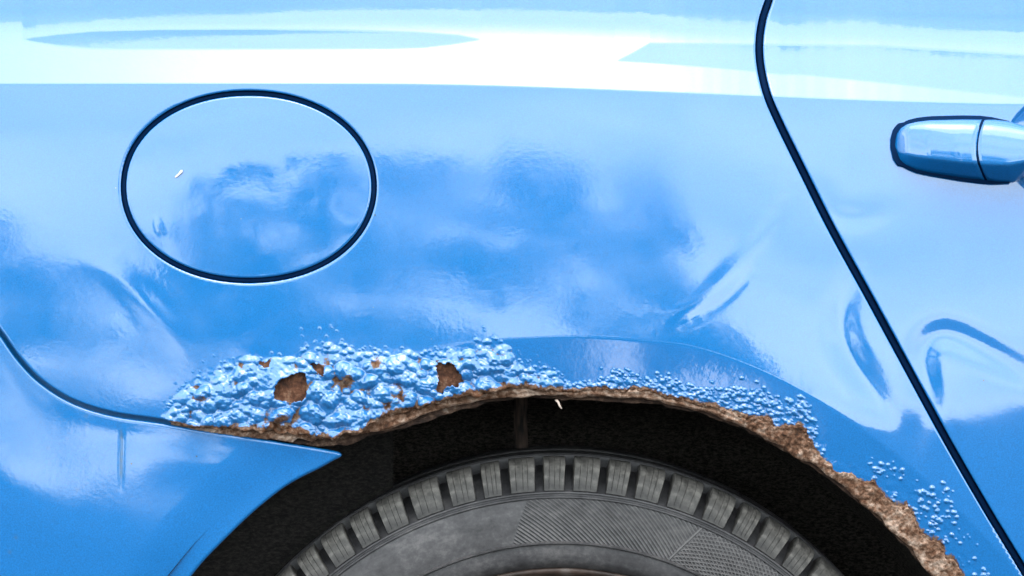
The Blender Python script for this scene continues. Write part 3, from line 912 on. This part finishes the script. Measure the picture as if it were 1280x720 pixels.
# --- door handle
def handle_section(px, yt, yb, hb, ht, n=28, pw=2.6):
    """closed loop: rounded top, broad face leaning up, crease low down, underside turned to the ground"""
    d = ht-hb; hgt = yb-yt
    face = [(0.00, -0.30), (0.0, 0.15), (0.015, 0.42), (0.05, 0.62), (0.11, 0.74), (0.19, 0.81), (0.30, 0.875), (0.42, 0.93), (0.54, 0.972), (0.64, 0.995), (0.69, 1.0), (0.72, 0.975),
            (0.745, 0.91), (0.79, 0.78), (0.85, 0.60), (0.92, 0.40), (0.97, 0.22), (1.0, 0.05), (1.0, -0.30)]
    return [(px, yt+hgt*v, hb+d*c) for v, c in face]
def loft(name, secs, mat_, parent, cap_ends=True):
    bm = bmesh.new(); rows = []
    for s in secs: rows.append([bm.verts.new(world(*p)) for p in s])
    n = len(rows[0])
    for A, B_ in zip(rows[:-1], rows[1:]):
        for k in range(n): bm.faces.new((A[k], A[(k+1) % n], B_[(k+1) % n], B_[k]))
    if cap_ends: bm.faces.new(rows[0]); bm.faces.new(rows[-1][::-1])
    o = from_bm(name, bm, mat_, parent); o.location = -parent_world(parent)
    return o
hb0 = hlook(1180, 190)
def yt_(x): return np.interp(x, [1118, 1121, 1126, 1134, 1146, 1162, 1200, 1240, 1262, 1285, 1320, 1400, 1480, 1520, 1540], [178, 167, 160, 155, 152, 150, 149, 149.5, 152, 158, 160, 160, 160, 164, 178])
def yb_(x): return np.interp(x, [1118, 1121, 1126, 1134, 1146, 1162, 1200, 1240, 1262, 1285, 1320, 1400, 1480, 1520, 1540], [182, 196, 204, 209, 214, 217.5, 224, 229, 229, 220, 216, 214, 212, 206, 182])
def crest(x): return hb0 + np.interp(x, [1118, 1124, 1134, 1160, 1200, 1260, 1330, 1420, 1500, 1540], [3, 12, 24, 35, 43, 48, 50, 50, 36, 8])
def secs(xa, xb, n, grow=0.0, base=None, cr_=None, tilt=0.0):
    r_ = []
    for u in np.linspace(0, 1, n):
        x = xa+(xb-xa)*u
        c_ = (crest(x) if cr_ is None else cr_)
        bs = hlook(x, 188)+2 if x < 1275 else crest(x)-13
        g = grow
        sec_ = handle_section(x, yt_(x)-g, yb_(x)+g, bs if base is None else base(x), c_)
        # the parting line bows: shear the section a little in x
        r_.append([(p[0]+tilt*(1-((p[1]-186)/42)**2), p[1], p[2]) for p in sec_])
    return r_
xsA = np.concatenate([1118+ (1-np.cos(np.linspace(0, math.pi/2, 14)))*28, np.linspace(1150, 1224, 14)])
def secs_list(xl, grow=0, sh=0, bow=-6):
    r_ = []
    for x in xl:
        w_ = sstep(1140, 1224, x) if x < 1235 else (1-sstep(1226, 1300, x))
        bs = hlook(x, 188)+2 if x < 1262 else hlook(1262, 188)+2+(x-1262)*0.35
        bs = min(bs, crest(x)-9)
        sec_ = handle_section(x, yt_(x)-grow, yb_(x)+grow, bs, crest(x)+sh)
        r_.append([(p[0]+float(w_)*(6-11*(1-((p[1]-184)/40)**2))*1.0+0, p[1], p[2]) for p in sec_])
    return r_
cap_o = loft('handle_end_cap', secs_list(xsA), M_paint, door)
grip = loft('door_handle', secs_list(np.concatenate([np.linspace(1227.5, 1320, 22), np.linspace(1330, 1500, 14), 1500+np.sin(np.linspace(0.1, math.pi/2, 8))*39])), M_paint, door)
# dark gasket under the handle
def gasket_sec(x):
    hb_ = hlook(x, 188)
    return None
bm = bmesh.new()
def outline(g):
    xl = list(1118+(1-np.cos(np.linspace(0, math.pi/2, 14)))*28)+list(np.linspace(1152, 1262, 16))
    tp = lambda x: float(np.interp(x, [1225, 1262], [1, 0.15]))
    up_ = [(x-g*(1 if x < 1130 else 0), yt_(x)-g*tp(x)) for x in xl]
    dn_ = [(x-g*(1 if x < 1130 else 0), yb_(x)+g*0.45*tp(x)) for x in xl]
    return up_+dn_[::-1]
A = outline(4.8); A2 = outline(3.6)
lo_ = [bm.verts.new(world(x, y, hlook(x, y)-3)) for x, y in A]
mi_ = [bm.verts.new(world(x, y, hlook(x, y)+2.6)) for x, y in A]
hi_ = [bm.verts.new(world(x, y, hlook(x, y)+3.8)) for x, y in A2]
n = len(A)
for k in range(n):
    k2 = (k+1) % n
    bm.faces.new((lo_[k], lo_[k2], mi_[k2], mi_[k])); bm.faces.new((mi_[k], mi_[k2], hi_[k2], hi_[k]))
bm.faces.new(hi_)
o = from_bm('handle_gasket', bm, M_seal, door); o.location = -parent_world(door)
# parting joint between cap and grip
jl = []
secj = secs_list([1225.7], grow=-1.2, sh=-1.2)[0]
loft('handle_joint', secs_list([1222.5, 1229], grow=-1.4, sh=-1.6), M_seal, door)

# ------------------------------------------------------------------ wheel
WC = Vector((((701-640)/S)*WF, 0.055, WZ))
def lathe(prof, n=180, uvs=False, a0=0, a1=2*math.pi):
    """prof: (y, r); axis along Y"""
    V = []; F = []; UV = []
    full_ = abs(a1-a0-2*math.pi) < 1e-6
    m_ = n if full_ else n+1
    for i in range(m_):
        a = a0+(a1-a0)*i/n
        for (y, r_) in prof: V.append((r_*math.sin(a), y, r_*math.cos(a)))
    k = len(prof)
    for i in range(n):
        i2 = (i+1) % m_
        for j in range(k-1): F.append((i*k+j, i*k+j+1, i2*k+j+1, i2*k+j))
    return V, F
u = WF/S
def pr(lst): return [(y, r_*u) for y, r_ in lst]
m, t, b = mat('tyre_rubber'); M_tyre = m
tc = nd(t, 'ShaderNodeTexCoord')
sepx = nd(t, 'ShaderNodeSeparateXYZ'); t.links.new(tc.outputs['Object'], sepx.inputs[0])
at2 = nd(t, 'ShaderNodeMath', operation='ARCTAN2'); t.links.new(sepx.outputs['X'], at2.inputs[0]); t.links.new(sepx.outputs['Z'], at2.inputs[1])
xx = nd(t, 'ShaderNodeVectorMath', operation='MULTIPLY'); xx.inputs[1].default_value = (1, 0, 1); t.links.new(tc.outputs['Object'], xx.inputs[0])
ln = nd(t, 'ShaderNodeVectorMath', operation='LENGTH'); t.links.new(xx.outputs[0], ln.inputs[0])
# streaky dust in polar space
cmb = nd(t, 'ShaderNodeCombineXYZ')
ms = nd(t, 'ShaderNodeMath', operation='MULTIPLY'); ms.inputs[1].default_value = 26.0; t.links.new(at2.outputs[0], ms.inputs[0])
mr_ = nd(t, 'ShaderNodeMath', operation='MULTIPLY'); mr_.inputs[1].default_value = 150.0; t.links.new(ln.outputs['Value'], mr_.inputs[0])
t.links.new(ms.outputs[0], cmb.inputs[0]); t.links.new(mr_.outputs[0], cmb.inputs[1])
n1 = nd(t, 'ShaderNodeTexNoise', Scale=1.0, Detail=6.0, Roughness=0.65); t.links.new(cmb.outputs[0], n1.inputs['Vector'])
n2 = nd(t, 'ShaderNodeTexNoise', Scale=300.0, Detail=5.0, Roughness=0.7); t.links.new(tc.outputs['Object'], n2.inputs['Vector'])
n3 = nd(t, 'ShaderNodeTexNoise', Scale=14.0, Detail=4.0); t.links.new(tc.outputs['Object'], n3.inputs['Vector'])
ad = nd(t, 'ShaderNodeMath', operation='ADD'); t.links.new(n1.outputs['Fac'], ad.inputs[0])
a3 = nd(t, 'ShaderNodeMath', operation='MULTIPLY'); a3.inputs[1].default_value = 0.55; t.links.new(n2.outputs['Fac'], a3.inputs[0]); t.links.new(a3.outputs[0], ad.inputs[1])
a4 = nd(t, 'ShaderNodeMath', operation='ADD'); t.links.new(ad.outputs[0], a4.inputs[0]); t.links.new(n3.outputs['Fac'], a4.inputs[1])
hf_ = nd(t, 'ShaderNodeMath', operation='MULTIPLY'); hf_.inputs[1].default_value = 0.4; t.links.new(a4.outputs[0], hf_.inputs[0])
r = ramp(t, [(0.38, (0.011, 0.0105, 0.0115)), (0.52, (0.036, 0.0345, 0.036)), (0.66, (0.082, 0.077, 0.076))], hf_.outputs[0])
# moulded hatching on the sidewall
def hatch(ka, kr, lo=0.35):
    s1 = nd(t, 'ShaderNodeMath', operation='MULTIPLY'); s1.inputs[1].default_value = ka; t.links.new(at2.outputs[0], s1.inputs[0])
    s2 = nd(t, 'ShaderNodeMath', operation='MULTIPLY_ADD'); s2.inputs[1].default_value = kr; t.links.new(ln.outputs['Value'], s2.inputs[0]); t.links.new(s1.outputs[0], s2.inputs[2])
    s3 = nd(t, 'ShaderNodeMath', operation='SINE'); t.links.new(s2.outputs[0], s3.inputs[0])
    return s3
h1 = hatch(400.0, 1750.0)
h2 = hatch(170.0, -1900.0)
def rng_mask(lo, hi, sock, soft):
    a_ = nd(t, 'ShaderNodeMapRange'); a_.inputs['From Min'].default_value = lo-soft; a_.inputs['From Max'].default_value = lo+soft; t.links.new(sock, a_.inputs['Value'])
    b_ = nd(t, 'ShaderNodeMapRange'); b_.inputs['From Min'].default_value = hi+soft; b_.inputs['From Max'].default_value = hi-soft; t.links.new(sock, b_.inputs['Value'])
    c_ = nd(t, 'ShaderNodeMath', operation='MULTIPLY'); t.links.new(a_.outputs[0], c_.inputs[0]); t.links.new(b_.outputs[0], c_.inputs[1])
    return c_.outputs[0]
sl0 = nd(t, 'ShaderNodeMath', operation='MULTIPLY_ADD'); sl0.inputs[1].default_value = -0.0011/u; sl0.inputs[2].default_value = 0.0011*454; t.links.new(ln.outputs['Value'], sl0.inputs[0])
sl1 = nd(t, 'ShaderNodeMath', operation='ADD'); t.links.new(sl0.outputs[0], sl1.inputs[0]); t.links.new(at2.outputs[0], sl1.inputs[1])
SL = sl1.outputs[0]
mk1 = rng_mask(-0.085, 0.412, SL, 0.004)
mkl = rng_mask(0.414, 0.420, SL, 0.0015)
mkr = rng_mask(393*u, 447*u, ln.outputs['Value'], 0.0006)
mk2 = rng_mask(0.424, 1.2, SL, 0.003)
def mul(a_, b_):
    c_ = nd(t, 'ShaderNodeMath', operation='MULTIPLY'); t.links.new(a_, c_.inputs[0])
    if isinstance(b_, float): c_.inputs[1].default_value = b_
    else: t.links.new(b_, c_.inputs[1])
    return c_.outputs[0]
mx_ = nd(t, 'ShaderNodeMath', operation='MAXIMUM'); t.links.new(h1.outputs[0], mx_.inputs[0]); t.links.new(h2.outputs[0], mx_.inputs[1])
hm = nd(t, 'ShaderNodeMath', operation='ADD')
t.links.new(mul(mul(h1.outputs[0], mk1), mkr), hm.inputs[0]); t.links.new(mul(mul(mx_.outputs[0], mk2), mkr), hm.inputs[1])
mxc = nd(t, 'ShaderNodeMix', data_type='RGBA'); mxc.inputs['B'].default_value = (0.15, 0.145, 0.14, 1)
hc = nd(t, 'ShaderNodeMapRange'); hc.inputs['From Min'].default_value = 0.0; hc.inputs['From Max'].default_value = 1.0; hc.inputs['To Max'].default_value = 0.36; hc.inputs['From Max'].default_value = 1.3
t.links.new(hm.outputs[0], hc.inputs['Value']); t.links.new(hc.outputs[0], mxc.inputs['Factor'])
t.links.new(r.outputs['Color'], mxc.inputs['A']); t.links.new(mxc.outputs['Result'], b.inputs['Base Color'])
b.inputs['Roughness'].default_value = 0.62
b.inputs['Specular IOR Level'].default_value = 0.4
hm2 = nd(t, 'ShaderNodeMath', operation='ADD'); t.links.new(hm.outputs[0], hm2.inputs[0]); t.links.new(mul(mul(mkl, mkr), 1.6), hm2.inputs[1]); hm = hm2; t.links.new(hm.outputs[0], hc.inputs['Value'])
hb_ = nd(t, 'ShaderNodeMath', operation='MULTIPLY_ADD'); hb_.inputs[1].default_value = 0.35; t.links.new(n2.outputs['Fac'], hb_.inputs[0]); t.links.new(hm.outputs[0], hb_.inputs[2])
bb = nd(t, 'ShaderNodeBump', Strength=0.8, Distance=0.0006); t.links.new(hb_.outputs[0], bb.inputs['Height']); t.links.new(bb.outputs['Normal'], b.inputs['Normal'])

prof = pr([(0.030, 352), (0.018, 354), (0.011, 359), (0.006, 364), (0.003, 370), (0.0015, 380), (0.001, 388.5), (0.0015, 389.5), (-0.0012, 390.6), (-0.0014, 392.2), (0.0012, 393.2), (0.0005, 405), (0.001, 425), (0.0035, 444), (0.0045, 446.5),
           (0.0028, 447.6), (0.0030, 449.2), (0.0055, 450.2), (0.0056, 452.0), (0.0042, 453.0), (0.0046, 454.6), (0.0085, 456), (0.0105, 457.5), (0.020, 466), (0.030, 476), (0.045, 484), (0.047, 484), (0.0475, 496.5), (0.049, 498.5),
           (0.075, 500), (0.0765, 499), (0.077, 487), (0.085, 487), (0.0855, 499.5), (0.087, 500.8), (0.118, 500.8), (0.119, 499), (0.12, 487), (0.128, 487), (0.1285, 499), (0.130, 500), (0.155, 498.5), (0.157, 484), (0.165, 484), (0.168, 495), (0.180, 488), (0.196, 462), (0.205, 430), (0.203, 395), (0.190, 360), (0.175, 352)])
V, F = lathe(prof, 240)
me = bpy.data.meshes.new('tyre'); me.from_pydata(V, [], F)
for p in me.polygons: p.use_smooth = True
tyre = link('tyre', me, M_tyre, car); tyre.location = WC - car.location
me.shade_smooth() if hasattr(me, 'shade_smooth') else None
def sharpen(me, deg):
    me.update()
    bm = bmesh.new(); bm.from_mesh(me)
    for e in bm.edges:
        if len(e.link_faces) == 2 and e.calc_face_angle(0) > R(deg): e.smooth = False
    bmesh.ops.recalc_face_normals(bm, faces=bm.faces)
    bm.to_mesh(me); bm.free()
sharpen(me, 28)

# shoulder blocks, three widths, each block an object of its own
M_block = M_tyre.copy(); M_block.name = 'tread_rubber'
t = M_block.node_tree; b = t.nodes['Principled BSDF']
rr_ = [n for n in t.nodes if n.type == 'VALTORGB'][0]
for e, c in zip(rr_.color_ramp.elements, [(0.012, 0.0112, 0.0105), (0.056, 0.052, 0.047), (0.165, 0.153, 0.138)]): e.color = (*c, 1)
blk_prof = pr([(0.0095, 454.5), (0.0052, 456.2), (0.0058, 458.5), (0.0078, 466), (0.0102, 476), (0.0135, 484), (0.0185, 490.5), (0.026, 494.5), (0.040, 496.5), (0.0425, 495.5), (0.0435, 480)])
def block_mesh(w_, seed):
    rs = np.random.RandomState(seed)
    V = []; F = []
    # narrow moulded sipes: angular stations with small dips
    st = [(-w_/2, 1.0), (-w_/2+0.0016, 0.0)]
    ns_ = 3
    for k in range(1, ns_+1):
        c_ = -w_/2 + w_*(k+rs.uniform(-0.16, 0.16))/(ns_+1)
        st += [(c_-0.0009, 0.0), (c_-0.0003, 0.85), (c_+0.0003, 0.85), (c_+0.0009, 0.0)]
    st += [(w_/2-0.0016, 0.0), (w_/2, 1.0)]
    k = len(blk_prof)
    for i, (a, dip) in enumerate(st):
        for j, (y, r_) in enumerate(blk_prof):
            d_ = 0.0011*dip
            if 0 < i < len(st)-1: d_ = 0.0007*dip*(1 if 2 < j < 9 else 0)
            yy = y + d_*0.8; rr2 = r_ - d_*0.7
            skew = 0.012*(r_/u-455)/40 - 0.10*max(0, y-0.018)
            V.append((rr2*math.sin(a+skew*0.35), yy, rr2*math.cos(a+skew*0.35)))
    for i in range(len(st)-1):
        for j in range(k-1): F.append((i*k+j, i*k+j+1, (i+1)*k+j+1, (i+1)*k+j))
    # end walls, down into the carcass
    for i in (0, len(st)-1):
        b0 = len(V)
        a = st[i][0]
        for j, (y, r_) in enumerate(blk_prof):
            V.append(((r_-0.010)*math.sin(a), y+0.012, (r_-0.010)*math.cos(a)))
        for j in range(k-1):
            q_ = (i*k+j, b0+j, b0+j+1, i*k+j+1)
            F.append(q_ if i == 0 else q_[::-1])
    me = bpy.data.meshes.new('tread_block'); me.from_pydata(V, [], F); me.materials.append(M_block)
    for p in me.polygons: p.use_smooth = True
    sharpen(me, 35)
    return me
lnb = [n for n in t.nodes if n.type == 'VECT_MATH' and n.operation == 'LENGTH'][0]
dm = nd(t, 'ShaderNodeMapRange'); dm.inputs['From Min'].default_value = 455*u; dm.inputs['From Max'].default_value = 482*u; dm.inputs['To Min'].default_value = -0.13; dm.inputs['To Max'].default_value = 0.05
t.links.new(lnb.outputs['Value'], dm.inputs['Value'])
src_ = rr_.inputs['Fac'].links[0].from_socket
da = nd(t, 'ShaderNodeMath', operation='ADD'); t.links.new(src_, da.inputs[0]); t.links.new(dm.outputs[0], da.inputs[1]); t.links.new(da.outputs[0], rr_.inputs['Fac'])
widths = [0.0560, 0.0670, 0.0800, 0.0500]
gap = 0.0225
meshes = [block_mesh(w_, i) for i, w_ in enumerate(widths)]
seq = []
a = 0.0; rs = np.random.RandomState(4)
order = [1, 0, 1, 2, 1, 3, 1, 0]
while True:
    k = order[len(seq) % len(order)]
    if a + widths[k] + gap > 2*math.pi: break
    seq.append((a+widths[k]/2, k)); a += widths[k]+gap
left_over = (2*math.pi-a)/len(seq)
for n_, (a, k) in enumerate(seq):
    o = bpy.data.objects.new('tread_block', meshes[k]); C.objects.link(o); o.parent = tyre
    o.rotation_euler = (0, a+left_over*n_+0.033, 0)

# steel rim
m_rim, t, b = mat('dusty_steel')
tc = nd(t, 'ShaderNodeTexCoord'); n1 = nd(t, 'ShaderNodeTexNoise', Scale=60.0, Detail=6.0); t.links.new(tc.outputs['Object'], n1.inputs['Vector'])
r = ramp(t, [(0.35, (0.018, 0.010, 0.007)), (0.55, (0.05, 0.03, 0.022)), (0.7, (0.10, 0.08, 0.07))], n1.outputs['Fac'])
t.links.new(r.outputs['Color'], b.inputs['Base Color']); b.inputs['Roughness'].default_value = 0.6; b.inputs['Metallic'].default_value = 0.2
V, F = lathe(pr([(0.020, 356), (0.012, 358.5), (0.010, 356.5), (0.011, 352), (0.018, 347), (0.034, 342), (0.040, 330), (0.036, 300), (0.022, 260), (0.016, 200), (0.020, 150), (0.034, 120), (0.030, 70), (0.024, 50), (0.022, 0.01)]), 120)
me = bpy.data.meshes.new('wheel_rim'); me.from_pydata(V, [], F)
for p in me.polygons: p.use_smooth = True
rim = link('wheel_rim', me, m_rim, car); rim.location = WC - car.location
V, F = lathe([(0.024, 0.034), (0.012, 0.032), (0.008, 0.028), (0.006, 0.0001)], 48)
me = bpy.data.meshes.new('hub_cap'); me.from_pydata(V, [], F)
for p in me.polygons: p.use_smooth = True
link('hub_cap', me, M_seal, rim)
for k in range(5):
    a = 2*math.pi*k/5; bm = bmesh.new()
    bmesh.ops.create_cone(bm, cap_ends=True, segments=6, radius1=0.0095, radius2=0.0085, depth=0.02, matrix=Matrix.Rotation(R(90), 4, 'X'))
    bl = from_bm('wheel_bolt', bm, m_rim, rim, smooth=False); bl.location = (0.055*math.sin(a), 0.018, 0.055*math.cos(a))

# ------------------------------------------------------------------ wheel housing
V = []; F = []
na = 90; a0 = R(-128); a1 = R(128)
rows = [(0.014, 0.396), (0.030, 0.394), (0.07, 0.390), (0.13, 0.386), (0.20, 0.382), (0.25, 0.374), (0.262, 0.33), (0.264, 0.25), (0.262, 0.02)]
rs = np.random.RandomState(2)
for i in range(na+1):
    a = a0+(a1-a0)*i/na
    for j, (y, r_) in enumerate(rows):
        r2 = r_+0.002*math.sin(a*9)+0.0015*rs.rand()
        V.append((r2*math.sin(a), y, r2*math.cos(a)))
k = len(rows)
for i in range(na):
    for j in range(k-1): F.append((i*k+j, i*k+j+1, (i+1)*k+j+1, (i+1)*k+j))
me = bpy.data.meshes.new('wheel_arch_liner'); me.from_pydata(V, [], F)
for p in me.polygons: p.use_smooth = True
liner = link('wheel_arch_liner', me, M_felt, car); liner.location = Vector((WC.x, 0.0, WC.z)) - car.location
# bumper-side splash guard, standing just inside the bumper edge
gx = axis([(50, 500, 4)]); gy = axis([(460, 1110, 5)])
GX, GY = np.meshgrid(gx, gy, indexing='ij')
GH = -170 - 0.25*(GX-300)*0.3 + 1.5*fbm(GX, GY, 40, 4, 3) - 0.10*np.clip(GX-420, 0, 80)
gp = poly_sd(np.vstack([[(60, 1100)], [(60, 700), (230, 560), (300, 500), (400, 480), (470, 470), (490, 470), (491.5, 545), (491, 1100)]]), gx, gy)
guard = sheet('splash_guard', gx, gy, gp, GH, M_plast, liner, roll=1.5, depth=14)
# moulded rib on the liner with a rusty run
mrr, t, b = mat('rust_run')
tc = nd(t, 'ShaderNodeTexCoord'); mp2 = nd(t, 'ShaderNodeMapping'); mp2.inputs['Scale'].default_value = (1, 1, 0.2)
n1 = nd(t, 'ShaderNodeTexNoise', Scale=300.0, Detail=5.0); t.links.new(tc.outputs['Object'], mp2.inputs['Vector']); t.links.new(mp2.outputs[0], n1.inputs['Vector'])
r = ramp(t, [(0.35, (0.004, 0.003, 0.003)), (0.7, (0.06, 0.038, 0.028))], n1.outputs['Fac']); t.links.new(r.outputs['Color'], b.inputs['Base Color']); b.inputs['Roughness'].default_value = 0.95
bm = bmesh.new()
pl = [(655, 470), (652, 500), (651, 525), (652, 550), (655, 620)]
rw = []
for (x, y) in spline(pl, 5):
    f_ = 1.0; dep_ = -270
    rw.append([bm.verts.new(world(x-9, y, dep_-9)), bm.verts.new(world(x-3, y, dep_)), bm.verts.new(world(x+3, y, dep_)), bm.verts.new(world(x+8, y, dep_-9))])
for A_, B_ in zip(rw[:-1], rw[1:]):
    for q_ in range(3): bm.faces.new((A_[q_], A_[q_+1], B_[q_+1], B_[q_]))
o = from_bm('liner_rib', bm, mrr, liner); o.location = -parent_world(liner)
print('objects', len(bpy.data.objects), 'tris', sum(len(m.polygons) for m in bpy.data.meshes))
